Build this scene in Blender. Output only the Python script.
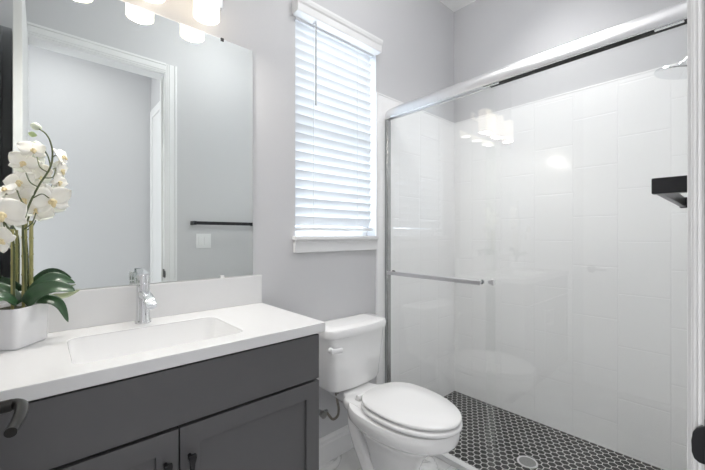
import bpy, bmesh, math, random
from mathutils import Vector, Matrix
PI = math.pi
sc = bpy.context.scene
for o in list(bpy.data.objects):
    bpy.data.objects.remove(o)
col = sc.collection
random.seed(4)

# ------------------------------------------------------------------ camera
CH = 1.19
cd = bpy.data.cameras.new('camera'); cam = bpy.data.objects.new('camera', cd); col.objects.link(cam)
cd.sensor_width = 36; cd.lens = 345.0 / 705 * 36; cd.clip_start = 0.01
cam.location = (0, 0, CH)
AX = math.atan2(382.5, 345.0)
cam.rotation_euler = (PI / 2, 0, -(PI / 2 - AX))
sc.camera = cam

# ------------------------------------------------------------------ light
w = bpy.data.worlds.new('daylight'); sc.world = w; w.use_nodes = True
w.node_tree.nodes['Background'].inputs[0].default_value = (0.72, 0.84, 1.0, 1)
w.node_tree.nodes['Background'].inputs[1].default_value = 2.4
vs = sc.view_settings
vs.view_transform = 'Standard'; vs.look = 'None'; vs.gamma = 1; vs.use_curve_mapping = False
vs.exposure = 0.55
try:
    sc.cycles.max_bounces = 14; sc.cycles.diffuse_bounces = 8; sc.cycles.glossy_bounces = 8
    sc.cycles.transparent_max_bounces = 16; sc.cycles.use_denoising = True
    sc.cycles.caustics_reflective = True; sc.cycles.sample_clamp_indirect = 6
except Exception:
    pass

def area(name, loc, rot, sx, sy, power, color=(1, 1, 1), shape='RECTANGLE', spread=PI):
    l = bpy.data.lights.new(name, 'AREA'); l.shape = shape; l.size = sx
    if shape == 'RECTANGLE': l.size_y = sy
    l.energy = power; l.color = color; l.spread = spread
    o = bpy.data.objects.new(name, l); o.location = loc; o.rotation_euler = rot; col.objects.link(o)
    return o
# ceiling lights added to brighten bathroom, shower and hall, daylight outside the window
# the globe lamp, also added for brightness, is lit by its own glass
area('bathroom_fill_light', (1.15, 0.95, 2.868), (0, 0, 0), 0.12, 0.12, .5, (1.0, 1.0, .99), 'DISK', 1.5)
area('shower_fill_light', (1.93, 0.70, 2.868), (0, 0, 0), 0.4, 0.4, 2.9, (1.0, 1.0, 1.0), 'DISK', 1.7)
area('hall_fill_light', (0.15, -0.60, 2.868), (0, 0, 0), 0.6, 0.6, 4.2, (1.0, 0.985, 0.97), 'DISK')
area('window_daylight', (1.2, 2.0, 1.8), (-PI / 2, 0, 0), 1.2, 1.6, 23, (0.85, 0.93, 1.0))

area('hall_end_fill', (-1.24, -.62, 1.35), (0, -PI / 2, 0), 1.9, .9, 13, (.97, .985, 1.0))  # added low fill light, no known hall window behind it

GLOBE = 15.0        # radiance of the globe lamp added as fill

# ------------------------------------------------------------------ materials
def mat(name, rgb, rough=0.5, metal=0.0, spec=0.5, emit=None, estr=0, coat=0.0, sub=0.0):
    m = bpy.data.materials.new(name); m.use_nodes = True
    b = m.node_tree.nodes['Principled BSDF']
    b.inputs['Base Color'].default_value = (*rgb, 1)
    b.inputs['Roughness'].default_value = rough; b.inputs['Metallic'].default_value = metal
    b.inputs['Specular IOR Level'].default_value = spec
    b.inputs['Coat Weight'].default_value = coat
    if sub: b.inputs['Subsurface Weight'].default_value = sub; b.inputs['Subsurface Radius'].default_value = (.02, .02, .015)
    if emit: b.inputs['Emission Color'].default_value = (*emit, 1); b.inputs['Emission Strength'].default_value = estr
    return m
class NT:
    def __init__(s, m): s.t = m.node_tree; s.b = s.t.nodes['Principled BSDF']
    def n(s, ty, **k):
        x = s.t.nodes.new(ty)
        for a, v in k.items(): setattr(x, a, v)
        return x
    def l(s, a, b): s.t.links.new(a, b)
    def m(s, op, a, b=None, c=None):
        x = s.n('ShaderNodeMath', operation=op)
        for i, v in enumerate((a, b, c)):
            if v is None: continue
            if isinstance(v, (int, float)): x.inputs[i].default_value = v
            else: s.l(v, x.inputs[i])
        return x.outputs[0]
    def coord(s):
        c = s.n('ShaderNodeTexCoord').outputs['Object']
        x = s.n('ShaderNodeSeparateXYZ'); s.l(c, x.inputs[0]); return c, x.outputs
    def mix(s, f, a, b):
        x = s.n('ShaderNodeMix', data_type='RGBA')
        if isinstance(f, (int, float)): x.inputs[0].default_value = f
        else: s.l(f, x.inputs[0])
        for i, v in ((6, a), (7, b)):
            if isinstance(v, tuple): x.inputs[i].default_value = (*v, 1)
            else: s.l(v, x.inputs[i])
        return x.outputs[2]
def noisy(m, scale, a, b, bump=0.0, detail=3):
    t = NT(m); c, _ = t.coord()
    n = t.n('ShaderNodeTexNoise'); n.inputs['Scale'].default_value = scale; n.inputs['Detail'].default_value = detail
    t.l(c, n.inputs['Vector'])
    t.l(t.mix(n.outputs[0], a, b), t.b.inputs['Base Color'])
    if bump:
        bp = t.n('ShaderNodeBump'); bp.inputs['Strength'].default_value = bump; bp.inputs['Distance'].default_value = .002
        t.l(n.outputs[0], bp.inputs['Height']); t.l(bp.outputs[0], t.b.inputs['Normal'])
    return m
M = {}
M['wall'] = noisy(mat('grey_wall_paint', (.6, .6, .61), .65), 90, (.600, .600, .612), (.612, .612, .624), .05)
M['ceiling'] = noisy(mat('white_ceiling_paint', (.85, .85, .85), .8), 90, (.93, .93, .93), (.94, .94, .94), .05)
M['trim'] = noisy(mat('white_trim_paint', (.82, .82, .82), .35), 30, (.82, .82, .823), (.825, .825, .828))
M['quartz'] = noisy(mat('white_quartz', (.9, .9, .9), .16), 60, (.755, .755, .755), (.77, .77, .77))
M['porcelain'] = noisy(mat('white_porcelain', (.86, .86, .855), .12, coat=.3), 8, (.90, .90, .90), (.91, .91, .91))
M['seat'] = noisy(mat('white_seat_plastic', (.88, .88, .88), .25), 8, (.86, .86, .86), (.875, .875, .875))
M['charcoal'] = noisy(mat('charcoal_cabinet_paint', (.07, .07, .075), .42), 25, (.100, .099, .102), (.108, .106, .109), .03)
M['jamb_lightened'] = noisy(mat('lightened_jamb_grey', (.16, .16, .17), .45), 25, (.32, .33, .345), (.34, .35, .365))  # grey lightened to make up for the shade behind the door leaf
M['dark'] = mat('shadow_gap_black', (.012, .012, .013), .7)
M['black'] = noisy(mat('matt_black_metal', (.012, .012, .014), .3, .3), 60, (.010, .010, .012), (.016, .016, .018))
M['bronze'] = noisy(mat('dark_bronze_metal', (.05, .047, .045), .28, .85), 60, (.026, .025, .024), (.04, .038, .036))
M['chrome'] = noisy(mat('polished_chrome', (.85, .86, .87), .07, 1.0), 20, (.80, .81, .82), (.84, .85, .86))
M['nickel'] = noisy(mat('bright_aluminium', (.78, .78, .79), .3, 1.0), 20, (.72, .72, .73), (.76, .76, .77))
M['brushed'] = noisy(mat('brushed_dark_chrome', (.5, .5, .5), .22, 1.0), 20, (.36, .37, .37), (.42, .43, .43))
M['steel_dark'] = noisy(mat('dull_steel', (.35, .35, .35), .35, .9), 40, (.30, .29, .28), (.42, .41, .40))
M['mirror'] = mat('mirror_silver', (.875, .91, .895), .0, 1.0)
M['mirror_edge'] = mat('mirror_edge_glass', (.35, .40, .40), .2)
M['blind'] = noisy(mat('white_blind_slat', (.88, .89, .9), .4), 30, (.87, .88, .89), (.89, .90, .91))
_t = M['blind'].node_tree; _o = _t.nodes['Material Output']; _x = _t.nodes.new('ShaderNodeMixShader'); _x.inputs[0].default_value = .15
_l = _t.nodes.new('ShaderNodeBsdfTranslucent'); _l.inputs[0].default_value = (.93, .95, .97, 1)
_t.links.new(_t.nodes['Principled BSDF'].outputs[0], _x.inputs[1]); _t.links.new(_l.outputs[0], _x.inputs[2]); _t.links.new(_x.outputs[0], _o.inputs[0])
M['wand'] = noisy(mat('grey_wand', (.5, .5, .5), .4), 40, (.42, .42, .43), (.48, .48, .49))
M['pot'] = noisy(mat('white_ceramic_pot', (.8, .8, .81), .22, coat=.3), 20, (.80, .80, .815), (.82, .82, .83))
M['soil'] = noisy(mat('dark_moss', (.03, .03, .02), .9), 120, (.015, .014, .01), (.06, .06, .03), .6)
M['leaf'] = noisy(mat('orchid_leaf_green', (.04, .12, .04), .32, coat=.3), 22, (.012, .035, .016), (.05, .13, .05))
M['leaf_pale'] = noisy(mat('pale_leaf_green', (.2, .26, .12), .4), 22, (.16, .22, .12), (.35, .38, .22))
M['stem'] = noisy(mat('orchid_stem_green', (.06, .08, .03), .5), 60, (.05, .075, .02), (.13, .15, .06))
M['bamboo'] = noisy(mat('yellow_green_bamboo', (.3, .28, .1), .45), 40, (.22, .23, .06), (.50, .45, .20))
M['petal'] = noisy(mat('cream_petal', (.85, .83, .74), .5, sub=.15), 30, (.93, .905, .82), (.95, .935, .88))
M['lip'] = noisy(mat('yellow_flower_lip', (.8, .6, .25), .5), 60, (.80, .62, .30), (.85, .78, .55))
M['bud'] = noisy(mat('green_bud', (.4, .5, .2), .5), 30, (.28, .42, .10), (.68, .74, .50))
M['bud_pale'] = noisy(mat('pale_bud', (.7, .75, .6), .5), 30, (.62, .70, .48), (.85, .88, .78))
M['hose'] = noisy(mat('braided_hose', (.4, .37, .33), .35, .7), 200, (.10, .09, .075), (.38, .35, .31), .5)
M['shade'] = mat('frosted_glass_shade', (.9, .86, .78), .4, emit=(1.0, .87, .70), estr=1.15)
M['shade_bottom'] = mat('frosted_shade_bottom', (.95, .93, .88), .5, emit=(1.0, .95, .86), estr=.6)
M['diffuser'] = mat('lit_diffuser', (.9, .9, .9), .5, emit=(1, .98, .95), estr=6)

def glassmat(name, tint, gain):
    m = bpy.data.materials.new(name); m.use_nodes = True; t = m.node_tree
    t.nodes.remove(t.nodes['Principled BSDF']); out = t.nodes['Material Output']
    tr = t.nodes.new('ShaderNodeBsdfTransparent'); tr.inputs[0].default_value = (*tint, 1)
    gl = t.nodes.new('ShaderNodeBsdfGlossy'); gl.inputs['Roughness'].default_value = 0.0; gl.inputs[0].default_value = (1, 1, 1, 1)
    # Schlick reflectance, the same from both sides of the pane
    ge = t.nodes.new('ShaderNodeNewGeometry')
    dp = t.nodes.new('ShaderNodeVectorMath'); dp.operation = 'DOT_PRODUCT'
    t.links.new(ge.outputs['Incoming'], dp.inputs[0]); t.links.new(ge.outputs['True Normal'], dp.inputs[1])
    def mth(op, a, b=None):
        x = t.nodes.new('ShaderNodeMath'); x.operation = op
        for i, v in enumerate((a, b)):
            if v is None: continue
            if isinstance(v, (int, float)): x.inputs[i].default_value = v
            else: t.links.new(v, x.inputs[i])
        return x.outputs[0]
    k5 = mth('POWER', mth('SUBTRACT', 1.0, mth('ABSOLUTE', dp.outputs['Value'])), 5.0)
    val = mth('MULTIPLY', mth('ADD', mth('MULTIPLY', k5, .957), .043), gain)
    mx = t.nodes.new('ShaderNodeMixShader')
    t.links.new(val, mx.inputs[0])
    t.links.new(tr.outputs[0], mx.inputs[1]); t.links.new(gl.outputs[0], mx.inputs[2]); t.links.new(mx.outputs[0], out.inputs[0])
    return m
M['glass'] = glassmat('clear_shower_glass', (.992, .996, .993), 1.05)
M['window_glass'] = glassmat('window_glass', (.97, .98, .98), 1.0)

def tile_mat(name, axis):   # columns of upright tiles, every other column shifted by half a tile
    m = mat(name, (.84, .84, .84), .13); t = NT(m); c, xyz = t.coord()
    u = xyz[1] if axis == 'y' else xyz[0]; z = xyz[2]
    W, Hh = .215, .2855; off = 0.0 if axis == 'y' else -2.343
    uu = t.m('DIVIDE', t.m('ADD', u, off + 43 * W), W)
    ci = t.m('FLOOR', uu); fu = t.m('FRACT', uu)
    par = t.m('MODULO', ci, 2.0)
    zz = t.m('ADD', t.m('DIVIDE', t.m('SUBTRACT', z, .013), Hh), t.m('ADD', t.m('MULTIPLY', par, .5), 4.0))
    fz = t.m('FRACT', zz)
    du = t.m('MULTIPLY', t.m('MINIMUM', fu, t.m('SUBTRACT', 1.0, fu)), W)
    dz = t.m('MULTIPLY', t.m('MINIMUM', fz, t.m('SUBTRACT', 1.0, fz)), Hh)
    d = t.m('MINIMUM', du, dz)
    mr = t.n('ShaderNodeMapRange', interpolation_type='SMOOTHSTEP')
    t.l(d, mr.inputs[0]); mr.inputs[1].default_value = .0006; mr.inputs[2].default_value = .0016
    t.l(t.mix(mr.outputs[0], (.85, .85, .85), (.92, .92, .92)), t.b.inputs['Base Color'])
    hr = t.n('ShaderNodeMapRange', interpolation_type='SMOOTHSTEP')
    t.l(d, hr.inputs[0]); hr.inputs[1].default_value = .0; hr.inputs[2].default_value = .006
    # gentle waviness of the glaze
    nz = t.n('ShaderNodeTexNoise'); nz.inputs['Scale'].default_value = 7; nz.inputs['Detail'].default_value = 0
    t.l(c, nz.inputs['Vector'])
    bp = t.n('ShaderNodeBump'); bp.inputs['Strength'].default_value = .35; bp.inputs['Distance'].default_value = .002
    t.l(t.m('ADD', hr.outputs[0], t.m('MULTIPLY', nz.outputs[0], .8)), bp.inputs['Height'])
    t.l(bp.outputs[0], t.b.inputs['Normal'])
    return m
M['tile_y'] = tile_mat('white_wall_tile', 'y'); M['tile_x'] = tile_mat('white_wall_tile_end', 'x')

def hex_mat():
    m = mat('black_hexagon_mosaic', (.03, .03, .03), .3, 0, .1); t = NT(m); c, xyz = t.coord()
    P = .0385
    # hexagon rows: neighbours at 30, 90, 150 degrees
    sx, sy = P * math.sqrt(3), P
    def cell(ox, oy):
        x = t.m('SUBTRACT', t.m('MODULO', t.m('ADD', xyz[0], ox + 40 * sx), sx), sx / 2)
        y = t.m('SUBTRACT', t.m('MODULO', t.m('ADD', xyz[1], oy + 40 * sy), sy), sy / 2)
        ax, ay = t.m('ABSOLUTE', x), t.m('ABSOLUTE', y)
        h = t.m('MAXIMUM', t.m('ADD', t.m('MULTIPLY', ax, .8660254), t.m('MULTIPLY', ay, .5)), ay)
        return h
    h = t.m('MINIMUM', cell(0, 0), cell(sx / 2, sy / 2))
    mr = t.n('ShaderNodeMapRange', interpolation_type='SMOOTHSTEP')
    t.l(h, mr.inputs[0]); mr.inputs[1].default_value = P / 2 - .0025; mr.inputs[2].default_value = P / 2 - .0014
    n = t.n('ShaderNodeTexNoise'); n.inputs['Scale'].default_value = 25; t.l(c, n.inputs['Vector'])
    dark = t.mix(n.outputs[0], (.004, .004, .004), (.014, .0135, .013))
    t.l(t.mix(mr.outputs[0], dark, (.66, .66, .65)), t.b.inputs['Base Color'])
    rg = t.n('ShaderNodeMapRange'); t.l(mr.outputs[0], rg.inputs[0]); rg.inputs[3].default_value = .5; rg.inputs[4].default_value = .8
    t.l(rg.outputs[0], t.b.inputs['Roughness'])
    return m
M['hex'] = hex_mat()
def marble():
    m = mat('white_marble_floor', (.85, .85, .85), .25); t = NT(m); c, xyz = t.coord()
    n = t.n('ShaderNodeTexNoise'); n.inputs['Scale'].default_value = 3.5; n.inputs['Detail'].default_value = 7; n.inputs['Distortion'].default_value = 1.4
    t.l(c, n.inputs['Vector'])
    r = t.n('ShaderNodeMapRange'); t.l(n.outputs[0], r.inputs[0]); r.inputs[1].default_value = .42; r.inputs[2].default_value = .62
    base = t.mix(r.outputs[0], (.62, .62, .62), (.86, .86, .86))
    v = t.m('ABSOLUTE', t.m('SUBTRACT', n.outputs[0], .5))
    vr = t.n('ShaderNodeMapRange'); t.l(v, vr.inputs[0]); vr.inputs[1].default_value = 0; vr.inputs[2].default_value = .02
    base = t.mix(vr.outputs[0], (.5, .5, .5), base)
    fx = t.m('FRACT', t.m('DIVIDE', t.m('ADD', xyz[0], 5.0), .6)); fy = t.m('FRACT', t.m('DIVIDE', t.m('ADD', xyz[1], 5.02), .3))
    g = t.m('MINIMUM', t.m('MULTIPLY', fx, .6), t.m('MULTIPLY', fy, .3))
    gr = t.m('LESS_THAN', g, .003)
    t.l(t.mix(gr, base, (.5, .5, .5)), t.b.inputs['Base Color'])
    return m
M['marble'] = marble()

# ------------------------------------------------------------------ helpers
def link(name, bm, m, parent=None, smooth=None, bevel=0.0, seg=2):
    me = bpy.data.meshes.new(name)
    bmesh.ops.remove_doubles(bm, verts=bm.verts, dist=1e-6)
    bmesh.ops.recalc_face_normals(bm, faces=bm.faces); bm.to_mesh(me); bm.free()
    o = bpy.data.objects.new(name, me); col.objects.link(o)
    for x in (m if isinstance(m, (list, tuple)) else [m]): me.materials.append(x)
    if parent: o.parent = parent
    if bevel:
        b = o.modifiers.new('bevel', 'BEVEL'); b.width = bevel; b.segments = seg; b.limit_method = 'ANGLE'; b.angle_limit = .6
        b.harden_normals = False
    if smooth is not None:
        for p in me.polygons: p.use_smooth = True
        me.set_sharp_from_angle(angle=smooth)
    return o
def box(bm, x0, x1, y0, y1, z0, z1, mi=0):
    v = [bm.verts.new((x, y, z)) for x in (x0, x1) for y in (y0, y1) for z in (z0, z1)]
    for f in ((0, 1, 3, 2), (4, 6, 7, 5), (0, 4, 5, 1), (2, 3, 7, 6), (0, 2, 6, 4), (1, 5, 7, 3)):
        bm.faces.new([v[i] for i in f]).material_index = mi
    return v
def bxm(*a):
    bm = bmesh.new()
    for b in a: box(bm, *b)
    return bm
def loft(bm, rings, cap0=True, cap1=True, mi=0, closed=True):
    vr = [[bm.verts.new(p) for p in r] for r in rings]; n = len(rings[0])
    for a, b in zip(vr, vr[1:]):
        for i in range(n if closed else n - 1):
            j = (i + 1) % n
            bm.faces.new((a[i], a[j], b[j], b[i])).material_index = mi
    if cap0: bm.faces.new(vr[0][::-1]).material_index = mi
    if cap1: bm.faces.new(vr[-1]).material_index = mi
    return vr
def cyl(bm, p0, p1, r0, r1=None, n=24, mi=0):
    p0, p1 = Vector(p0), Vector(p1); r1 = r0 if r1 is None else r1
    d = (p1 - p0).normalized(); a = d.orthogonal().normalized(); b = d.cross(a)
    ring = lambda p, r: [p + (a * math.cos(2 * PI * k / n) + b * math.sin(2 * PI * k / n)) * r for k in range(n)]
    loft(bm, [ring(p0, r0), ring(p1, r1)], mi=mi)
def lathe(bm, c, axis, prof, n=32, mi=0):     # prof: (distance along axis, radius)
    c = Vector(c); d = Vector(axis).normalized(); a = d.orthogonal().normalized(); b = d.cross(a)
    loft(bm, [[c + d * h + (a * math.cos(2 * PI * k / n) + b * math.sin(2 * PI * k / n)) * max(r, 1e-4) for k in range(n)] for h, r in prof], mi=mi)
def catmull(P, k=8):
    P = [Vector(p) for p in P]; Q = [P[0] * 2 - P[1]] + P + [P[-1] * 2 - P[-2]]; out = []
    for i in range(1, len(Q) - 2):
        for s in range(k):
            t = s / k
            out.append(.5 * ((2 * Q[i]) + (Q[i + 1] - Q[i - 1]) * t + (2 * Q[i - 1] - 5 * Q[i] + 4 * Q[i + 1] - Q[i + 2]) * t * t + (3 * Q[i] - Q[i - 1] - 3 * Q[i + 1] + Q[i + 2]) * t ** 3))
    out.append(P[-1]); return out
def tube(bm, path, r, n=12, mi=0):
    path = [Vector(p) for p in path]; m = len(path)
    rad = r if callable(r) else (lambda t: r)
    prev = None; rings = []
    for i, p in enumerate(path):
        d = (path[min(i + 1, m - 1)] - path[max(i - 1, 0)]).normalized()
        a = d.orthogonal().normalized() if prev is None else (prev - d * prev.dot(d)).normalized()
        prev = a; b = d.cross(a); R = rad(i / (m - 1))
        rings.append([p + (a * math.cos(2 * PI * k / n) + b * math.sin(2 * PI * k / n)) * R for k in range(n)])
    loft(bm, rings, mi=mi)
def rrect(x0, x1, y0, y1, r, z, k=6):
    out = []
    for cx, cy, a0 in ((x1 - r, y1 - r, 0), (x0 + r, y1 - r, PI / 2), (x0 + r, y0 + r, PI), (x1 - r, y0 + r, 3 * PI / 2)):
        for i in range(k + 1):
            a = a0 + PI / 2 * i / k; out.append((cx + r * math.cos(a), cy + r * math.sin(a), z))
    return out
def thing(name, label, cat, loc=(0, 0, 0), group=None):
    o = bpy.data.objects.new(name, None); col.objects.link(o); o.location = loc; o.empty_display_size = .05
    o['label'] = label; o['category'] = cat
    if group: o['group'] = group
    return o
def tag(o, label, cat, group=None):
    o['label'] = label; o['category'] = cat
    if group: o['group'] = group
    return o
def struct(name, bm, m, **k):
    o = link(name, bm, m, **k); o['kind'] = 'structure'; return o
# parts are modelled in world coordinates; adopt() shifts them under the thing's base
def adopt(o, t):
    loc = t.location if t.type == 'EMPTY' and t.parent is None else Vector((0, 0, 0))
    o.data.transform(Matrix.Translation(-Vector(loc))); o.parent = t
    return o
def part(name, bm, m, t, label=None, **k):
    o = link(name, bm, m, **k)
    r = t
    while r.parent: r = r.parent
    if r.type == 'EMPTY': o.data.transform(Matrix.Translation(-Vector(r.location)))
    o.parent = t
    if label: o['label'] = label
    return o

# ------------------------------------------------------------------ the setting
X0, X1, Y0, Y1, HC = -.20, 2.353, .028, 1.445, 2.90
WX0, WX1, WZ0, WZ1 = .925, 1.492, 1.165, 2.31         # window opening
DX0, DX1, DH = -.06, .683, 2.385                        # door opening
T = .12
struct('floor', bxm((-1.4, 1.577, -1.35, Y1 + T, -.1, 0)), M['marble'])
struct('floor_shower', bxm((1.577, X1 + T, -.1, Y1 + T, -.1, 0)), M['hex'])
struct('ceiling', bxm((-1.4, X1 + T, -1.35, Y1 + T, HC, HC + .1)), M['ceiling'])
struct('wall_back', bxm((X0 - T, WX0, Y1, Y1 + T, 0, HC), (WX1, X1 + T, Y1, Y1 + T, 0, HC),
                        (WX0, WX1, Y1, Y1 + T, 0, WZ0), (WX0, WX1, Y1, Y1 + T, WZ1, HC)), M['wall'])
struct('wall_right', bxm((X1, X1 + T, Y0 - T, Y1, 0, HC)), M['wall'])
struct('wall_left', bxm((X0 - T, X0, Y0 - T, Y1, 0, HC)), M['wall'])
struct('wall_front', bxm((X0, DX0 - .02, Y0 - T, Y0, 0, HC), (DX1 + .02, X1, Y0 - T, Y0, 0, HC),
                         (DX0 - .02, DX1 + .02, Y0 - T, Y0, DH + .02, HC)), M['wall'])
struct('wall_hall_far', bxm((-1.4, .86, -1.35, -1.25, 0, HC)), M['wall'])
struct('wall_hall_left', bxm((-1.4, -1.3, -1.25, Y0 - T, 0, HC)), M['wall'])
struct('wall_hall_right', bxm((.86, .96, -1.35, Y0 - T, 0, HC)), M['wall'])
struct('wall_hall_near', bxm((-1.3, X0 - T, Y0 - T, Y0 - T + .05, 0, HC)), M['wall'])
struct('trim_fill_frame', bxm((-1.30, -1.27, -1.15, -1.09, .32, 2.38), (-1.30, -1.27, -.15, -.09, .32, 2.38), (-1.30, -1.27, -1.09, -.15, .32, .38), (-1.30, -1.27, -1.09, -.15, 2.32, 2.38), (-1.30, -1.28, -1.09, -.15, 1.32, 1.36)), M['trim'])  # window-like frame added around the hall-end fill light
# wall tile
TH = .010
struct('wall_tile_right', bxm((X1 - TH, X1, Y0, Y1, 0, 2.035)), M['tile_y'])
struct('wall_tile_back', bxm((1.497, X1 - TH, Y1 - TH, Y1, 0, 2.035)), M['tile_x'])
struct('wall_tile_front', bxm((1.50, X1 - TH, Y0, Y0 + TH, 0, 2.035)), M['tile_x'])
struct('trim_tile_edge', bxm((1.486, 1.497, Y1 - TH - .001, Y1, 0, 2.046), (1.497, X1 - TH, Y1 - TH - .001, Y1, 2.035, 2.046),
                             (X1 - TH - .001, X1, Y0, Y1 - TH - .001, 2.035, 2.046)), M['trim'], bevel=.002)
struct('trim_shower_threshold', bxm((1.572, 1.622, Y0 + TH, Y1 - TH, 0, .02)), M['quartz'], bevel=.003)
# baseboards with a stepped cap
def baseboard(name, x0, x1):
    prof = [(0, 0), (.016, 0), (.016, .095), (.012, .102), (.012, .118), (.006, .128), (.004, .133), (0, .133)]
    bm = bmesh.new(); loft(bm, [[(x, Y1 - a, b) for a, b in prof] for x in (x0, x1)]); return struct(name, bm, M['trim'])
baseboard('baseboard_back', .716, 1.486)
struct('baseboard_front', bxm((DX1 + .085, 1.50, Y0, Y0 + .014, 0, .133)), M['trim'], bevel=.003)
# door lining and casing (right side, left side, head)
def casing(name, x0, x1, z0, z1, head=False, flip=False, yf=Y0, s=1, mt='trim'):
    # stepped moulding, thicker on the outer edge
    bm = bmesh.new()
    st = [(0, .12, .007), (.12, .30, .012), (.30, .80, .0155), (.80, 1, .022)]
    for a, b, t in st:
        if head: box(bm, x0, x1, yf, yf + s * t, z0 + a * (z1 - z0), z0 + b * (z1 - z0))
        else:
            A, B = (x0 + a * (x1 - x0), x0 + b * (x1 - x0)) if not flip else (x1 - b * (x1 - x0), x1 - a * (x1 - x0))
            box(bm, A, B, yf, yf + s * t, z0, z1)
    return struct(name, bm, M[mt], bevel=.0015)
casing('trim_door_right', DX1 + .005, DX1 + .080, 0, DH + .08)
casing('trim_door_head', DX0 - .004, DX1 + .005, DH + .005, DH + .08, head=True)
struct('trim_door_lining', bxm((DX1, DX1 + .02, Y0 - T - .002, Y0 + .002, 0, DH + .02), (DX0 - .02, DX0, Y0 - T - .002, Y0 + .002, 0, DH + .02),
                               (DX0, DX1, Y0 - T - .002, Y0 + .002, DH, DH + .02),
                               (DX1 - .012, DX1, Y0 - .085, Y0 - .045, 0, DH)), M['trim'], bevel=.002)
struct('trim_hall_casing', bxm((.84, .86, -.42, -.35, 0, 2.47), (.84, .86, -1.20, -1.13, 0, 2.47), (.84, .86, -1.13, -.42, 2.39, 2.47)), M['trim'], bevel=.003)
struct('door_2', bxm((.85, .86, -1.13, -.42, 0.01, 2.39)), M['trim'])
struct('trim_charcoal_jamb', bxm((X0, -.127, Y0, Y0 + .05, 0, 2.385), (X0, -.165, Y0 + .05, Y0 + .075, 0, 2.37)), M['jamb_lightened'], bevel=.003)
# the open door leaf, swung into the room
door = struct('door_1', bxm((-.0905, -.0605, Y0 + .006, .815, .01, 2.375)), M['trim'], bevel=.002)
bm = bmesh.new(); lathe(bm, (-.062, .76, .923), (1, 0, 0), [(0, .030), (.006, .030), (.009, .026), (.009, .012)])
cyl(bm, (-.055, .76, .923), (-.034, .76, .923), .0095)
tube(bm, catmull([(-.038, .76, .923), (-.030, .758, .9235), (-.0235, .746, .924), (-.0225, .72, .924), (-.0255, .69, .923), (-.031, .658, .922)], 8), lambda t: .0092 - .0022 * t, 20)
hn = link('door_handle', bm, M['bronze'], smooth=.7); hn.parent = door; hn['label'] = 'dark bronze curved door lever'
# strike plate on the right lining
bm = bmesh.new()
box(bm, DX1 - .0015, DX1 + .0005, -.03, Y0, .872, .935)
sp = [(0, -.028), (.006, -.0275), (.0105, -.024), (.013, -.016), (.0135, 0), (.012, .012), (.008, .020), (.003, .024), (0, .025)]
loft(bm, [[(x, Y0 + .0 + a, .9 + b) for a, b in sp] for x in (DX1 - .002, DX1 + .0035)])
so = struct('trim_strike_plate', bm, M['black'], bevel=.0008)
so['label'] = 'black strike plate'

# window: recess, sill and apron, frame, glass
wf = bmesh.new()
fy0, fy1 = Y1 + .075, Y1 + .115
A_, B_ = WX0 + .0352, WX1 - .0352
for b in ((WX0 + .0003, WX0 + .035, fy0, fy1, WZ0 + .0195, WZ1 - .0003), (WX1 - .035, WX1 - .0003, fy0, fy1, WZ0 + .0195, WZ1 - .0003), (A_, B_, fy0, fy1, WZ0 + .0195, WZ0 + .05),
          (A_, B_, fy0, fy1, WZ1 - .04, WZ1 - .0003), (A_, B_, fy0 - .005, fy1, 1.70, 1.745)):
    box(wf, *b)
win = struct('window_1', wf, M['trim'], bevel=.002)
gp = link('window_pane', bxm((WX0 + .035, WX1 - .035, fy0 + .018, fy0 + .022, WZ0 + .04, WZ1 - .04)), M['window_glass']); gp.parent = win
bm = bxm((WX0 - .018, 1.486, Y1 - .034, Y1 + .0, WZ0, WZ0 + .019), (WX0 + .0003, WX1 - .0003, Y1 + .0002, Y1 + T, WZ0 + .0002, WZ0 + .019))
struct('trim_window_sill', bm, M['trim'], bevel=.003)
struct('trim_window_apron', bxm((WX0 - .012, 1.483, Y1 - .016, Y1, WZ0 - .062, WZ0), (WX0 - .012, 1.483, Y1 - .022, Y1, WZ0 - .014, WZ0)), M['trim'], bevel=.003)

# ------------------------------------------------------------------ blinds
bl = thing('window_blind', 'white horizontal slat blind lowered in front of the only window', 'blind', (1.2, Y1, WZ0 + .03))
bm = bmesh.new()
# valance with crown profile and short returns
vp = [(0, 2.262), (.052, 2.262), (.055, 2.268), (.055, 2.300), (.062, 2.306), (.066, 2.318), (.066, 2.330), (0, 2.330)]
loft(bm, [[(x, Y1 - a, z) for a, z in vp] for x in (.905, 1.486)])
part('valance', bm, M['trim'], bl, bevel=.001)
yb = Y1 + .022; sx0, sx1 = WX0 + .006, WX1 - .028
part('headrail', bxm((sx0, sx1, yb - .022, yb + .022, 2.25, 2.305)), M['blind'], bl)
zt, zb, ns = 2.235, 1.262, 22
for i in range(ns):
    z = zt + (zb - zt) * i / (ns - 1)
    bm = bmesh.new(); rings = []
    tilt = math.radians(-66)
    pts = []
    for k in range(7):
        a = (k / 6 - .5) * .050; b = .0025 * (1 - (2 * k / 6 - 1) ** 2)
        # the room-side edge hangs low
        dy = -(a * math.cos(tilt)) - b * math.sin(tilt); dz = -(a * math.sin(tilt)) + b * math.cos(tilt)
        pts.append((dy, dz, math.sin(tilt), -math.cos(tilt)))
    th = .0013
    prof = [(p[0] - th * p[2], p[1] - th * p[3]) for p in pts] + [(p[0] + th * p[2], p[1] + th * p[3]) for p in pts[::-1]]
    loft(bm, [[(x, yb + a, z + b) for a, b in prof] for x in (sx0, sx1)])
    part('slat', bm, M['blind'], bl, smooth=.6)
part('bottom_rail', bxm((sx0, sx1, yb - .024, yb + .012, 1.212, 1.230)), M['blind'], bl, bevel=.003)
for x in (sx0 + .10, sx1 - .13):
    bm = bmesh.new()
    for dy in (-.0285, .026): cyl(bm, (x, yb + dy, 1.208), (x, yb + dy, 2.26), .0011, n=6)
    part('ladder_cord', bm, M['blind'], bl)
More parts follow.
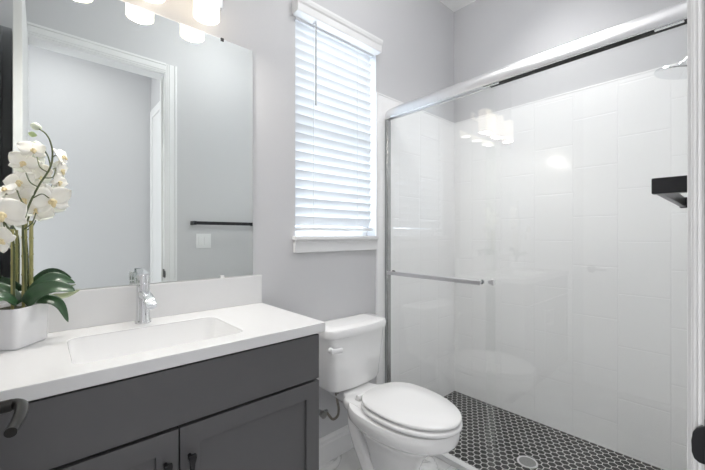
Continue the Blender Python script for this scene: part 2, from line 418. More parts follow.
bm = bmesh.new(); cyl(bm, (1.022, yb - .062, 1.84), (1.022, yb - .062, 2.258), .0042, n=6); cyl(bm, (1.022, yb - .062, 2.25), (1.022, yb - .03, 2.265), .002, n=6)
part('tilt_wand', bm, M['wand'], bl)

# ------------------------------------------------------------------ vanity
VX0, VX1, VF = -.195, .7145, .985
va = thing('bathroom_vanity', 'charcoal painted vanity cabinet with one long false drawer over two doors', 'vanity', (.26, 1.21, 0))
YB = Y1 - .003
part('body', bxm((VX0, VX0 + .018, VF, YB, .10, .8515), (VX1 - .018, VX1, VF, YB, .10, .8515), (VX0 + .018, VX1 - .018, VF, YB, .10, .118),
                 (VX0 + .018, VX1 - .018, YB - .006, YB, .118, .8515), (VX0 + .018, VX1 - .018, VF, VF + .018, .118, .8515), (VX0, VX1, VF + .07, YB, 0, .0995)), M['charcoal'], va, bevel=.001)
part('gap_shade_strip', bxm((VX0 + .004, VX1 - .004, VF - .004, VF, .682, .701), (VX0 + .004, VX1 - .004, VF - .004, VF, .840, .851), (.262, .270, VF - .004, VF, .11, .69)), M['dark'], va)  # black strips stand in for the shade in the gaps between fronts
part('drawer_front', bxm((VX0, VX1, VF - .020, VF, .6965, .8465)), M['charcoal'], va, bevel=.0012)
def vdoor(x0, x1, hx):
    zb_, zt_, s = .112, .6875, .052
    bm = bmesh.new()
    ya, yb_ = VF - .020, VF
    o = [(x0, zb_), (x1, zb_), (x1, zt_), (x0, zt_)]; i = [(x0 + s, zb_ + s), (x1 - s, zb_ + s), (x1 - s, zt_ - s), (x0 + s, zt_ - s)]
    for k in range(4):
        j = (k + 1) % 4
        q = [o[k], o[j], i[j], i[k]]
        loft(bm, [[(x, y, z) for x, z in q] for y in (ya, yb_)])
    # drop doubled inner seam faces so the frame is one clean ring
    d = part('door', bm, M['charcoal'], va, bevel=.001)
    part('door_panel', bxm((x0 + s, x1 - s, VF - .011, VF - .001, zb_ + s, zt_ - s)), M['charcoal'], d)
    # flared pull
    bm = bmesh.new()
    yf = VF - .020
    for z in (.610, .510): cyl(bm, (hx, yf, z), (hx, yf - .024, z), .005, .006, n=12)
    def sec(z, w_, t_): return [(hx - w_, yf - .022, z), (hx + w_, yf - .022, z), (hx + w_, yf - .022 - t_, z), (hx - w_, yf - .022 - t_, z)]
    loft(bm, [sec(.622, .0095, .010), sec(.614, .0098, .011), sec(.598, .0062, .009), sec(.56, .0048, .008), sec(.522, .0062, .009), sec(.506, .0098, .011), sec(.498, .0095, .010)])
    part('handle', bm, M['black'], d, label='black flared pull handle', bevel=.0015)
vdoor(VX0, .264, .233); vdoor(.268, VX1, .290)

# ------------------------------------------------------------------ counter with hole
CX0, CX1, CY0, CY1, CZ0, CZ1 = -.198, .7375, .957, Y1 - .001, .853, .886
ct = thing('countertop', 'white quartz countertop over the charcoal vanity with raised splash strip', 'countertop', (.27, 1.2, CZ0))
BX0, BX1, BY0, BY1, BR = .055, .478, 1.030, 1.312, .035
k = 6
inn = rrect(BX0, BX1, BY0, BY1, BR, 0, k); out = []
corners = [(CX1, CY1), (CX0, CY1), (CX0, CY0), (CX1, CY0)]
for q in range(4):
    cx_, cy_ = corners[q]
    for i in range(k + 1):
        px, py, _ = inn[q * (k + 1) + i]
        t = i / k
        sx_, sy_ = inn[q * (k + 1)][:2], inn[q * (k + 1) + k][:2]
        if q in (0, 2): a, b = (cx_, sx_[1]), (sy_[0], cy_)
        else: a, b = (sx_[0], cy_), (cx_, sy_[1])
        P = (a[0] + (cx_ - a[0]) * 2 * t, a[1] + (cy_ - a[1]) * 2 * t) if t <= .5 else (cx_ + (b[0] - cx_) * (2 * t - 1), cy_ + (b[1] - cy_) * (2 * t - 1))
        out.append(P)
bm = bmesh.new()
rings = [[(p[0], p[1], CZ0) for p in inn], [(p[0], p[1], CZ0) for p in out], [(p[0], p[1], CZ1) for p in out], [(p[0], p[1], CZ1) for p in inn], [(p[0], p[1], CZ0) for p in inn]]
loft(bm, rings, False, False)
part('slab', bm, M['quartz'], ct, bevel=.003)
part('backsplash', bxm((CX0, CX1, Y1 - .020, Y1 - .001, CZ1, 1.010)), M['quartz'], ct, bevel=.002)
# basin
bm = bmesh.new(); rings = []
for z, ins, r in ((CZ1 - .004, .0036, .0335), (.845, .005, .035), (.80, .008, .04), (.765, .016, .05), (.748, .030, .06), (.741, .055, .06), (.737, .10, .03)):
    rings.append(rrect(BX0 - .003 + ins, BX1 + .003 - ins, BY0 - .003 + ins, BY1 + .003 - ins, r, z, k))
loft(bm, rings, False, True)
bs = link('sink_basin', bm, M['porcelain'], smooth=1.0)
tag(bs, 'white rectangular undermount sink with rounded corners sunk in the countertop', 'sink')
dr = bmesh.new(); lathe(dr, (.266, 1.18, .737), (0, 0, 1), [(0, .030), (.003, .030), (.004, .026), (.002, .020), (.004, .016), (.004, .001)])
dro = link('drain', dr, M['chrome'], smooth=.6); dro.parent = bs

# faucet
fa = thing('faucet', 'chrome single lever faucet with a short spout behind the sink', 'faucet', (.262, 1.375, CZ1 + .0003))
fx, fy = .262, 1.375
bm = bmesh.new()
lathe(bm, (fx, fy, CZ1), (0, 0, 1), [(.0003, .025), (.006, .025), (.009, .0235), (.012, .0215), (.10, .0205), (.125, .0208), (.135, .020)])
part('body', bm, M['chrome'], fa, smooth=.6)
bm = bmesh.new()
sp_ = [((fy - .005), .985, .017, .0135), (fy - .03, .987, .0165, .0125), (fy - .07, .984, .016, .011), (fy - .105, .974, .016, .010), (fy - .122, .963, .0155, .009)]
rings = []
for y, z, hw, hh in sp_:
    rings.append([(fx + math.copysign(abs(math.cos(a)) ** .5, math.cos(a)) * hw, y + .004 * math.sin(a), z + math.copysign(abs(math.sin(a)) ** .5, math.sin(a)) * hh) for a in [2 * PI * q / 24 for q in range(24)]])
loft(bm, rings)
cyl(bm, (fx, fy - .110, .962), (fx, fy - .112, .950), .011)
part('spout', bm, M['chrome'], fa, smooth=.6)
bm = bmesh.new()
lathe(bm, (fx, fy, CZ1 + .134), (0, 0, 1), [(0, .0195), (.003, .0215), (.028, .0215), (.033, .019)])
v = box(bm, fx - .015, fx + .015, fy - .018, fy + .045, CZ1 + .160, CZ1 + .171)
for q in v:
    if q.co.y > fy: q.co.z += .012; q.co.x = fx + (q.co.x - fx) * .75
part('lever', bm, M['chrome'], fa, smooth=.5)

# ------------------------------------------------------------------ mirror
mi = thing('wall_mirror', 'large frameless wall mirror above the vanity splash strip', 'mirror', (.25, Y1, 1.012))
part('glass', bxm((-.197, .700, Y1 - .006, Y1 - .0005, 1.0125, 2.010)), M['mirror'], mi, bevel=.0008)
for x in (.563, -.05):
    part('clip', bxm((x - .006, x + .006, Y1 - .009, Y1 - .0, 2.002, 2.014)), M['black'], mi)
    part('clip', bxm((x - .008, x + .008, Y1 - .010, Y1 - .0, 1.0105, 1.021)), M['trim'], mi, label='white bottom clip')

# ------------------------------------------------------------------ vanity light
vl = thing('vanity_light', 'wall light bar with frosted cylinder shades above the mirror', 'wall light', (.28, Y1, 2.15))
part('back_plate', bxm((.0, .56, Y1 - .022, Y1 - .0005, 2.125, 2.185)), M['chrome'], vl, bevel=.003)
LY = 1.3555
for x in (.09, .28, .47):
    bm = bmesh.new(); tube(bm, catmull([(x, Y1 - .02, 2.155), (x, Y1 - .035, 2.165), (x, LY + .02, 2.19), (x, LY, 2.185), (x, LY, 2.18)], 5), .006)
    cyl(bm, (x, LY, 2.165), (x, LY, 2.188), .030, .022)
    part('arm', bm, M['chrome'], vl, smooth=.6)
    bm = bmesh.new(); lathe(bm, (x, LY, 2.020), (0, 0, 1), [(.004, .043), (0, .0445), (.001, .0465), (.175, .0465), (.178, .044), (.178, .028)], n=40)
    sh = part('lamp_shade', bm, M['shade'], vl, smooth=.6)
    bm = bmesh.new(); lathe(bm, (x, LY, 2.0205), (0, 0, 1), [(0, .001), (0, .0415), (.003, .0425), (.003, .001)], n=40)
    part('bottom_diffuser', bm, M['shade_bottom'], sh, smooth=.6)
    def lamp(nm, ty, dz, e, sz):
        l = bpy.data.lights.new(nm, ty); l.energy = e; l.color = (1.0, .955, .90)
        if ty == 'AREA': l.shape = 'DISK'; l.size = sz
        else: l.shadow_soft_size = sz
        lo = bpy.data.objects.new(nm, l); lo.location = (x - .28, LY - Y1, dz - 2.15); lo.parent = vl; col.objects.link(lo)
    lamp('vanity_shade_light', 'AREA', 2.018, 1.5, .07)

# unseen ceiling lamps added to go with the fill lights (flush discs)
for nm, x, y, r, lb in (('bathroom', 1.15, .95, .08, 'small round ceiling fill light added above the toilet'), ('shower', 1.93, .70, .22, 'round white flush fill lamp added above the shower'), ('hall', .15, -.60, .32, 'round white flush fill lamp added in the hall outside the door')):
    bm = bmesh.new(); lathe(bm, (x, y, HC), (0, 0, -1), [(0, r), (.022, r), (.026, r - .01), (.026, .001)])
    tag(link('ceiling_fill_lamp', bm, M['trim'], smooth=.6), lb, 'fill lamp')

gl_ = thing('globe_fill_lamp', 'added white glass globe fill lamp hanging from the bathroom ceiling', 'fill lamp', (1.05, .66, HC))  # unseen globe lamp added to brighten the room
bm = bmesh.new(); lathe(bm, (1.05, .66, HC), (0, 0, -1), [(0, .06), (.02, .058), (.03, .02), (.14, .012), (.155, .035), (.17, .035)])
part('mount', bm, M['trim'], gl_, smooth=.6)
bm = bmesh.new(); bmesh.ops.create_uvsphere(bm, u_segments=32, v_segments=16, radius=.11, matrix=Matrix.Translation((1.05, .66, HC - .275)))
part('globe', bm, mat('fill_globe_glass', (.9, .9, .9), .4, emit=(1, .995, .985), estr=GLOBE), gl_, smooth=1.5)

# ------------------------------------------------------------------ towel bar and switch plate on the opposite wall
tb = thing('towel_bar', 'matt black square towel bar on the grey wall beside the door', 'towel bar', (1.13, Y0, 1.32))
for x in (.876, 1.375):
    part('post', bxm((x - .012, x + .012, Y0, Y0 + .079, 1.268, 1.298)), M['black'], tb, bevel=.002)
part('bar', bxm((.880, 1.371, Y0 + .066, Y0 + .077, 1.270, 1.296)), M['black'], tb, bevel=.001)
sw = thing('light_switch', 'white double switch plate on the grey wall, seen in the mirror', 'light switch', (.963, Y0, 1.14))
part('plate', bxm((.905, 1.021, Y0, Y0 + .006, 1.085, 1.200)), M['trim'], sw, bevel=.002)
for x in (.940, .986):
    part('rocker', bxm((x - .016, x + .016, Y0 + .005, Y0 + .010, 1.110, 1.175)), M['seat'], sw, bevel=.001)

# ------------------------------------------------------------------ shower enclosure
hd = thing('shower_door_track', 'bright chrome rounded header rail across the top of the shower opening', 'shower rail', (1.5780, .75, 1.90))
bm = bmesh.new()
ya, yb2 = Y0 + TH, Y1 - TH
def hsec(y, s):
    # outside (low X) is a bulging quarter round
    P = [(1.6000, 1.895), (1.6000, 1.962)]
    for q in range(9):
        a = PI / 2 * q / 8
        P.append((1.5800 - .037 * math.sin(a) * s, 1.900 + (.062 * math.cos(a)) * (0.55 + .45 * s)))
    P += [(1.5435 + .037 * (1 - s), 1.893), (1.5500 + .03 * (1 - s), 1.893), (1.5500 + .03 * (1 - s), 1.905), (1.5880, 1.905), (1.5880, 1.895)]
    return [(x, y, z) for x, z in P]
ys = [ya, yb2 - .16, yb2 - .12, yb2 - .08, yb2 - .045, yb2 - .02, yb2 - .006, yb2]
ss = [1, 1, .98, .93, .84, .72, .58, .45]
loft(bm, [hsec(y, s) for y, s in zip(ys, ss)])
part('rail', bm, M['nickel'], hd, smooth=.7)
part('channel', bxm((1.5540, 1.5860, ya + .01, .775, 1.8885, 1.906)), M['dark'], hd, label='dark channel under the rail')
part('lip', bxm((1.5455, 1.5505, ya + .005, yb2 - .06, 1.890, 1.899)), M['chrome'], hd)
for y0_, y1_ in ((.725, .80), (.11, .185)):
    part('hanger', bxm((1.5515, 1.5635, y0_, y1_, 1.886, 1.899)), M['chrome'], hd, bevel=.002)
jm = link('shower_wall_jamb', bxm((1.5600, 1.5940, yb2 - .020, yb2, .02, 1.893)), M['brushed'], bevel=.0015)
tag(jm, 'slim upright chrome wall channel at the window end of the shower glass', 'shower frame')
jm2 = link('shower_wall_jamb', bxm((1.5600, 1.5940, ya, ya + .020, .02, 1.893)), M['brushed'], bevel=.0015)
tag(jm2, 'slim upright chrome wall channel at the door end of the shower glass', 'shower frame')
bt = link('shower_bottom_guide', bxm((1.5710, 1.5800, ya + .02, yb2 - .032, .02, .028)), M['nickel'], bevel=.001)
tag(bt, 'low metal guide strip on the shower threshold under the glass', 'shower frame')
g1 = thing('sliding_shower_panel', 'clear glass sliding panel nearest the window with chrome towel bar', 'shower door', (1.5630, 1.08, .029))
part('glass', bxm((1.5600, 1.5680, .744, yb2 - .021, .029, 1.886)), M['glass'], g1)
g2 = thing('sliding_shower_panel', 'clear glass sliding panel nearest the room doorway', 'shower door', (1.5870, .42, .029))
part('glass', bxm((1.5825, 1.5895, ya + .021, .800, .0205, 1.894)), M['glass'], g2)
bm = bmesh.new(); 
part('towel_rail', bxm((1.5205, 1.5285, .795, 1.385, .955, .977)), M['nickel'], g1, bevel=.003, seg=3, label='flat chrome towel bar')
for y in (.815, 1.375):
    bm = bmesh.new(); cyl(bm, (1.5285, y, .966), (1.5600, y, .966), .008); cyl(bm, (1.5680, y, .966), (1.5760, y, .966), .012)
    part('bracket', bm, M['chrome'] if y < 1 else M['black'], g1, smooth=.6)
bm = bmesh.new(); cyl(bm, (1.5680, .765, .970), (1.5780, .765, .970), .012); cyl(bm, (1.5500, .765, .970), (1.5600, .765, .970), .010)
part('knob', bm, M['nickel'], g1, smooth=.6)
part('edge_bumper', bxm((1.5480, 1.5595, .7445, .7600, .955, .985)), M['nickel'], g1, bevel=.003)
dn = thing('shower_drain', 'round brushed metal drain grate in the black hexagon shower floor', 'drain', (1.89, .728, 0))
bm = bmesh.new(); lathe(bm, (1.89, .728, 0), (0, 0, 1), [(0, .050), (.003, .050), (.004, .047), (.003, .041), (.001, .040)])
part('ring', bm, M['nickel'], dn, smooth=.5)
gm = noisy(mat('drain_grate', (.45, .45, .45), .5, .4), 300, (.08, .08, .08), (.42, .42, .41))
bm = bmesh.new(); lathe(bm, (1.89, .728, .0005), (0, 0, 1), [(0, .0405), (.0028, .040), (.003, .001)])
part('grate', bm, gm, dn)
shh = thing('overhead_shower', 'round chrome rain shower head on a bent wall arm', 'shower head', (2.04, Y0 + TH, 1.95))
bm = bmesh.new(); tube(bm, catmull([(2.05, Y0 + TH, 1.96), (2.05, .08, 1.965), (2.048, .12, 1.955), (2.045, .15, 1.925)], 6), .009)
lathe(bm, (2.05, Y0 + TH, 1.96), (0, 1, 0), [(0, .028), (.004, .028), (.008, .012)])
part('arm', bm, M['chrome'], shh, smooth=.6)
bm = bmesh.new(); lathe(bm, (2.045, .150, 1.932), (.0, .22, -1), [(0, .012), (.014, .018), (.022, .045), (.034, .085), (.042, .088), (.046, .084), (.046, .001)], n=40)
part('head', bm, M['chrome'], shh, smooth=.5)

# ------------------------------------------------------------------ toilet
TX = 1.192
to = thing('toilet', 'white two piece toilet with closed elongated lid between vanity and shower', 'toilet', (TX, 1.1, 0))
def egg(w_, yf, yb_, z, n=40, yw=None, back=.7, p=2.0):
    # front half ellipse towards -Y, rear half squarer
    yw = yw if yw is not None else yf + (yb_ - yf) * .58
    out = []
    for q in range(n):
        a = 2 * PI * q / n
        c, s = math.cos(a), math.sin(a)
        if s < 0: x = w_ * c; y = yw + (yw - yf) * s
        else:
            e = back
            x = w_ * math.copysign(abs(c) ** e, c); y = yw + (yb_ - yw) * abs(s) ** e
        out.append((TX + x, y, z))
    return out
bm = bmesh.new()
R = [egg(.098, .885, 1.17, 0), egg(.098, .885, 1.17, .012), egg(.086, .905, 1.16, .03), egg(.080, .92, 1.15, .12), egg(.085, .905, 1.16, .19),
     egg(.096, .880, 1.18, .24), egg(.115, .840, 1.20, .29), egg(.146, .782, 1.215, .325), egg(.171, .744, 1.23, .345, back=.8), egg(.182, .730, 1.24, .362, back=.7),
     egg(.185, .725, 1.24, .380, back=.7), egg(.185, .725, 1.24, .400, back=.7), egg(.179, .731, 1.235, .411, back=.7)]
loft(bm, R)
def deck(z, hw, ins=0):
    P = [(-hw, 1.12), (hw, 1.12), (hw * .98, 1.225 - ins), (hw * .93, 1.250 - ins), (hw * .78, 1.262 - ins), (hw * .66, 1.30), (hw * .64, 1.405 - ins)]
    P = P[:2] + P[2:] + [(-x, y) for x, y in P[2:][::-1]]
    return [(TX + x, y, z) for x, y in P]
loft(bm, [deck(.32, .055, .03), deck(.348, .100, .02), deck(.366, .128, .008), deck(.378, .134), deck(.405, .134), deck(.4135, .128, .005)])
for s in (-1, 1):
    tube(bm, catmull([(TX + s * .035, 1.27, .345), (TX + s * .058, 1.24, .28), (TX + s * .064, 1.195, .21), (TX + s * .070, 1.13, .13), (TX + s * .075, 1.08, .06), (TX + s * .078, 1.06, .004)], 6),
         lambda t: .031 + .007 * math.sin(t * PI), 16)
body = part('bowl', bm, M['porcelain'], to, smooth=.9)
bm = bmesh.new()
def slab(z0, z1, w_, yf, yb_, r, back=.55):
    d = z1 - z0
    loft(bm, [egg(w_ - r, yf + r, yb_ - r, z0, back=back), egg(w_ - r * .15, yf + r * .15, yb_, z0 + r * .8, back=back), egg(w_, yf, yb_, z0 + d * .5, back=back), egg(w_ - r * .2, yf + r * .2, yb_, z1 - r * .8, back=back), egg(w_ - r, yf + r, yb_ - r, z1, back=back), egg(w_ * .5, yf + .12, yb_ - .12, z1 + .003, back=back)])
TX += .005; slab(.4175, .4350, .174, .716, 1.165, .005, .75)
part('seat', bm, M['seat'], to, smooth=.8); TX -= .005
bm = bmesh.new(); TX += .008; slab(.4420, .4570, .169, .720, 1.168, .005, .75)
part('lid', bm, M['seat'], to, smooth=.8); TX -= .008
bm = bmesh.new()
loft(bm, [egg(.11, .82, 1.06, .411, back=.8), egg(.11, .82, 1.06, .4425, back=.8)])
part('seat_bumpers', bm, M['steel_dark'], to)
for s in (-1, 1):
    bm = bmesh.new(); cyl(bm, (TX + s * .075 - .022, 1.180, .430), (TX + s * .075 + .022, 1.180, .430), .012, n=16); box(bm, TX + s * .075 - .02, TX + s * .075 + .02, 1.172, 1.200, .4142, .422)
    part('hinge', bm, M['seat'], to, smooth=.6)
# tank: chamfered front corners, tapering down
def tsec(z, hw, yf, yb_, ch, bul=.012, n=5):
    P = [(TX + .008 + hw, yb_), (TX + .008 - hw, yb_), (TX + .008 - hw, yf + ch)]
    for q in range(1, n): # corner
        a = PI / 2 * q / n; P.append((TX + .008 - hw + ch * (1 - math.cos(a)), yf + ch - ch * math.sin(a)))
    for q in range(9):
        t = q / 8; P.append((TX + .008 - hw + ch + (2 * hw - 2 * ch) * t, yf - bul * math.sin(PI * t)))
    for q in range(n - 1, 0, -1):
        a = PI / 2 * q / n; P.append((TX + .008 + hw - ch * (1 - math.cos(a)), yf + ch - ch * math.sin(a)))
    P.append((TX + .008 + hw, yf + ch))
    return [(x, y, z) for x, y in P]
bm = bmesh.new()
loft(bm, [tsec(.422, .150, 1.30, 1.410, .04), tsec(.427, .162, 1.288, 1.416, .045), tsec(.445, .170, 1.282, 1.418, .045), tsec(.56, .182, 1.275, 1.422, .045), tsec(.66, .193, 1.272, 1.426, .042), tsec(.694, .196, 1.270, 1.428, .042)])
tk = part('tank', bm, M['porcelain'], to, smooth=.6)
bm = bmesh.new()
loft(bm, [tsec(.692, .197, 1.268, 1.430, .045, .016), tsec(.696, .205, 1.260, 1.434, .048, .018), tsec(.722, .208, 1.257, 1.436, .048, .018), tsec(.735, .205, 1.261, 1.434, .048, .018), tsec(.741, .196, 1.270, 1.428, .045, .017), tsec(.743, .15, 1.30, 1.41, .04, .01)])
part('tank_lid', bm, M['porcelain'], to, smooth=.7)
bm = bmesh.new(); hx, hz = 1.004, .650
cyl(bm, (hx, 1.270, hz), (hx, 1.252, hz), .013, .012)
rings = []
for t in [q / 8 for q in range(9)]:
    x = hx - .012 + .062 * t; hh = .013 - .002 * t + .001 * math.cos(t * PI * 2)
    rings.append([(x, 1.246 + .006 * math.sin(a) - .004 * t, hz - .004 * t + hh * math.cos(a)) for a in [2 * PI * q / 14 for q in range(14)]])
loft(bm, rings)
part('flush_lever', bm, M['seat'], to, smooth=.8)
for s in (-1, 1):
    bm = bmesh.new(); cyl(bm, (TX + .008 + s * .11, 1.32, .405), (TX + .008 + s * .11, 1.32, .436), .009, n=10)
    part('tank_bolt', bm, M['steel_dark'], to, smooth=.6)
# supply valve and hose
sv = thing('water_supply_valve', 'chrome stop valve with braided hose on the wall under the toilet tank', 'valve', (1.045, Y1, .30))
bm = bmesh.new(); lathe(bm, (1.035, Y1, .302), (0, -1, 0), [(0, .028), (.004, .027), (.008, .010), (.045, .009), (.047, .013), (.070, .013)])
cyl(bm, (1.035, 1.385, .302), (1.075, 1.385, .300), .008)
part('valve_body', bm, M['brushed'], sv, smooth=.6)
bm = bmesh.new(); cyl(bm, (1.035, 1.376, .302), (1.035, 1.355, .302), .016, .018, n=10)
part('valve_handle', bm, M['steel_dark'], sv, smooth=.6)
bm = bmesh.new(); tube(bm, catmull([(1.070, 1.385, .300), (1.085, 1.383, .275), (1.105, 1.375, .250), (1.128, 1.365, .262), (1.132, 1.36, .30), (1.118, 1.355, .35), (1.115, 1.35, .385)], 8), .0065, 12)
cyl(bm, (1.115, 1.35, .38), (1.115, 1.35, .4285), .013, n=8)
part('hose', bm, M['hose'], sv, smooth=.8)

# ------------------------------------------------------------------ orchid
orr = thing('potted_orchid', 'white orchid in a square white pot on the left end of the countertop', 'potted plant', (-.058, 1.345, CZ1))
PC = Vector((-.0606, 1.3396)); ang = math.radians(53)
def potsec(hs, r, z):
    out = []
    for x, y, _ in rrect(-hs, hs, -hs, hs, r, 0, 5):
        out.append((PC.x + x * math.cos(ang) - y * math.sin(ang), PC.y + x * math.sin(ang) + y * math.cos(ang), z))
    return out
bm = bmesh.new(); zb0 = CZ1 + .0005
loft(bm, [potsec(.052, .010, zb0), potsec(.0555, .012, zb0 + .004), potsec(.057, .012, zb0 + .060), potsec(.058, .012, zb0 + .106), potsec(.057, .011, zb0 + .1085), potsec(.054, .010, zb0 + .108), potsec(.053, .010, zb0 + .085)], True, True)
part('pot', bm, M['pot'], orr, smooth=.5)
bm = bmesh.new(); loft(bm, [potsec(.0525, .010, zb0 + .086), potsec(.051, .010, zb0 + .097)])
part('moss', bm, M['soil'], orr)
f_ = 345.0; ca, sa = math.cos(AX), math.sin(AX)
for (x, y, z1) in ((-.0590, 1.330, 1.205), (-.0375, 1.338, 1.235), (-.0225, 1.350, 1.230)):
    bm = bmesh.new(); N = 5; pr = []
    H0 = .975
    for q in range(N + 1):
        h = (z1 - H0) * q / N
        if q: pr += [(h - .004, .0035), (h - .001, .0045), (h + .001, .0045)]
        if q < N: pr += [(h + .004, .0035)]
    lathe(bm, (x, y, H0), (0.0, 0, 1), pr, n=10)
    part('bamboo_stake', bm, M['bamboo'], orr, smooth=.8)
def P3(px, py, Y):    # a point of the plant from its bearing and its depth in the room
    uu = (px - 352.5) / 345.0; sa, ca = math.sin(AX), math.cos(AX); r = (sa * uu + ca, -ca * uu + sa, -(py - 235) / 345.0); t = Y / r[1]
    return (r[0] * t, Y, CH + r[2] * t)
stem1 = [P3(*q) for q in ((26, 298, 1.325), (25, 260, 1.32), (23, 228, 1.312), (28, 208, 1.300), (38, 187, 1.292), (50, 168, 1.290), (52.5, 153, 1.292), (50, 141, 1.297), (46, 134, 1.302), (41, 130, 1.308), (37, 128, 1.312))]
stem2 = [P3(*q) for q in ((14, 298, 1.315), (14, 260, 1.305), (13, 240, 1.295), (8, 228, 1.275), (0, 216, 1.255), (-12, 206, 1.25))]
for s in (stem1, stem2):
    bm = bmesh.new(); tube(bm, catmull(s, 8), lambda t: .0028 - .0010 * t, 10)
    part('flower_stem', bm, M['stem'], orr, smooth=1)

def flower(c, nrm, size, roll=0.0):
    c = Vector(c); n = Vector(nrm).normalized(); up = Vector((0, 0, 1)); u = up.cross(n).normalized(); v = n.cross(u)
    u, v = u * math.cos(roll) + v * math.sin(roll), v * math.cos(roll) - u * math.sin(roll)
    bm = bmesh.new()
    def petal(adeg, L, W_, cup, off, shape):
        adeg += random.uniform(-9, 9); L *= random.uniform(.9, 1.08); W_ *= random.uniform(.82, 1.05); ph = random.uniform(0, 6)
        a = math.radians(adeg); d = u * math.sin(a) + v * math.cos(a); e = d.cross(n)
        rows = []
        for i in range(9):
            t = i / 8
            wd = W_ * (math.sin(PI * min(1, t ** shape * .98 + .02)) ** .75) + .0012
            row = []
            for j in range(-4, 5):
                q = j / 4
                z = off + cup * (t * t) * L * .8 - cup * L * .25 * t - .10 * wd * q * q + .045 * L * t * math.sin(5 * t + 4 * q + ph)
                row.append(c + d * (L * t) + e * (wd * q) + n * z)
            rows.append(row)
        vr = [[bm.verts.new(p) for p in r] for r in rows]
        for A, B in zip(vr, vr[1:]):
            for j in range(8): bm.faces.new((A[j], A[j + 1], B[j + 1], B[j]))
    for ad in (0, 128, 232): petal(ad, size * .50, size * .17, -.15, -.0015, .95)
    for ad in (72, 288): petal(ad, size * .54, size * .30, .12, .0008, .85)
    fl = part('flower', bm, M['petal'], orr, smooth=1.2)
    m_ = fl.modifiers.new('thick', 'SOLIDIFY'); m_.thickness = .0008
    bm = bmesh.new()
    def blob(o, r, sc_):
        mat4 = Matrix.Translation(o) @ Matrix((u, v, n)).transposed().to_4x4() @ Matrix.Diagonal((*sc_, 1))
        bmesh.ops.create_uvsphere(bm, u_segments=12, v_segments=8, radius=r, matrix=mat4)
    blob(c + n * size * .08, size * .07, (1, .8, 1.3)); blob(c - v * size * .10 + n * size * .10, size * .09, (.7, 1.3, .6))
    blob(c - v * size * .05 + n * size * .07 + u * size * .07, size * .05, (.8, 1.2, 1)); blob(c - v * size * .05 + n * size * .07 - u * size * .07, size * .05, (.8, 1.2, 1))
    part('lip', bm, M['lip'], fl, smooth=1.2)
FL = [(33, 150, 1.330, .062, (.15, -1, .25), .1), (62, 157, 1.320, .060, (.9, -.5, .5), .5), (61, 170, 1.335, .062, (1, -.45, -.1), .1), (24, 163, 1.335, .068, (-.2, -1, .1), -.3),
      (20, 182, 1.330, .072, (-.4, -.9, .1), .2), (59, 182, 1.325, .058, (.9, -.6, -.2), -.4), (51, 200, 1.318, .098, (.45, -1, -.25), .25),
      (23, 199, 1.325, .070, (-.1, -1, -.3), .5), (40, 172, 1.375, .064, (.3, .8, .1), .0), (38, 192, 1.365, .076, (.4, .6, 0), .3),
      (1, 214, 1.245, .100, (.0, -1, .0), .1), (5, 190, 1.300, .056, (-.5, -.7, .8), .6), (0, 240, 1.265, .070, (-.3, -1, -.3), .9), (38, 209, 1.340, .080, (.2, -.8, -.5), -.6)]
for px, py, Y, s, n_, rl in FL:
    flower(P3(px, py, Y), n_, s, rl)
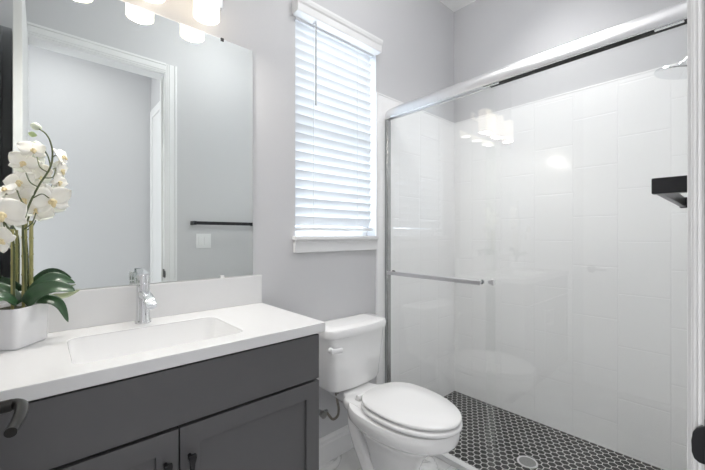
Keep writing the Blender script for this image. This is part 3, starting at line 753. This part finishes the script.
# flower stalks
for a, b, c_ in (((28, 208, 1.300), (21, 200, 1.300), (17, 190, 1.322)), ((38, 187, 1.292), (30, 182, 1.292), (26, 173, 1.325)), ((47, 172, 1.290), (40, 167, 1.292), (37, 157, 1.322)),
               ((44, 178, 1.291), (53, 177, 1.292), (56, 168, 1.322)), ((33, 198, 1.296), (42, 194, 1.295), (49, 198, 1.310)), ((23, 230, 1.312), (32, 223, 1.31), (36, 213, 1.325)),
               ((13, 240, 1.295), (6, 232, 1.265), (3, 220, 1.25)), ((52, 158, 1.291), (56, 155, 1.30), (60, 156, 1.312))):
    bm = bmesh.new(); tube(bm, catmull([P3(*a), P3(*b), P3(*c_)], 6), .0015, 8)
    part('flower_stalk', bm, M['stem'], orr, smooth=1)
for px, py, r, mk in ((36, 126.5, .0125, 'bud_pale'), (32.5, 134.5, .009, 'bud')):
    bm = bmesh.new(); p = Vector(P3(px, py, 1.312))
    lathe(bm, p + Vector((-r, 0, .002)), (1, .1, -.15), [(0, .001), (r * .25, r * .5), (r * .7, r * .85), (r * 1.3, r * .8), (r * 1.8, r * .45), (r * 2.1, .0005)], n=14)
    part('bud', bm, M[mk], orr, smooth=1.2)
def leaf(path, W_, m, side=(0, 0, 1), fold=.25):
    P = catmull(path, 6); bm = bmesh.new(); rows = []; n = len(P)
    for i, p in enumerate(P):
        t = i / (n - 1); d = (P[min(i + 1, n - 1)] - P[max(i - 1, 0)]).normalized()
        e = d.cross(Vector(side)).normalized(); nn = e.cross(d)
        wd = W_ * (math.sin(PI * (.12 + .88 * t) ** .9) ** .7 if t < 1 else .001) + .0008
        rows.append([p + e * (wd * q / 4) + nn * (fold * wd * (abs(q / 4)) ** 1.3) for q in range(-4, 5)])
    vr = [[bm.verts.new(p) for p in r] for r in rows]
    for A, B in zip(vr, vr[1:]):
        for j in range(8): bm.faces.new((A[j], A[j + 1], B[j + 1], B[j]))
    o = part('leaf', bm, m, orr, smooth=1.2); o.modifiers.new('thick', 'SOLIDIFY').thickness = .0014
leaf([P3(28, 303, 1.345), P3(40, 288, 1.345), P3(55, 278, 1.35), P3(75, 283, 1.355)], .021, M['leaf'], (.2, -.9, .6))
leaf([P3(26, 304, 1.315), P3(36, 294, 1.30), P3(50, 288, 1.29), P3(64, 288, 1.285), P3(75, 291, 1.285)], .023, M['leaf'], (.1, -.8, .7))
leaf([P3(38, 300, 1.33), P3(52, 298, 1.34), P3(66, 296, 1.35), P3(80, 290, 1.36)], .014, M['leaf_pale'], (0, -.5, 1))
leaf([P3(36, 300, 1.31), P3(50, 300, 1.305), P3(60, 306, 1.30), P3(68, 322, 1.305)], .015, M['leaf'], (.5, -.9, .5))
leaf([P3(20, 303, 1.345), P3(5, 292, 1.355), P3(-12, 288, 1.35), P3(-25, 296, 1.35)], .020, M['leaf'], (0, -.7, .8))
leaf([P3(16, 304, 1.29), P3(4, 298, 1.275), P3(-8, 300, 1.265), P3(-18, 308, 1.26)], .018, M['leaf'], (0, -.6, .8))
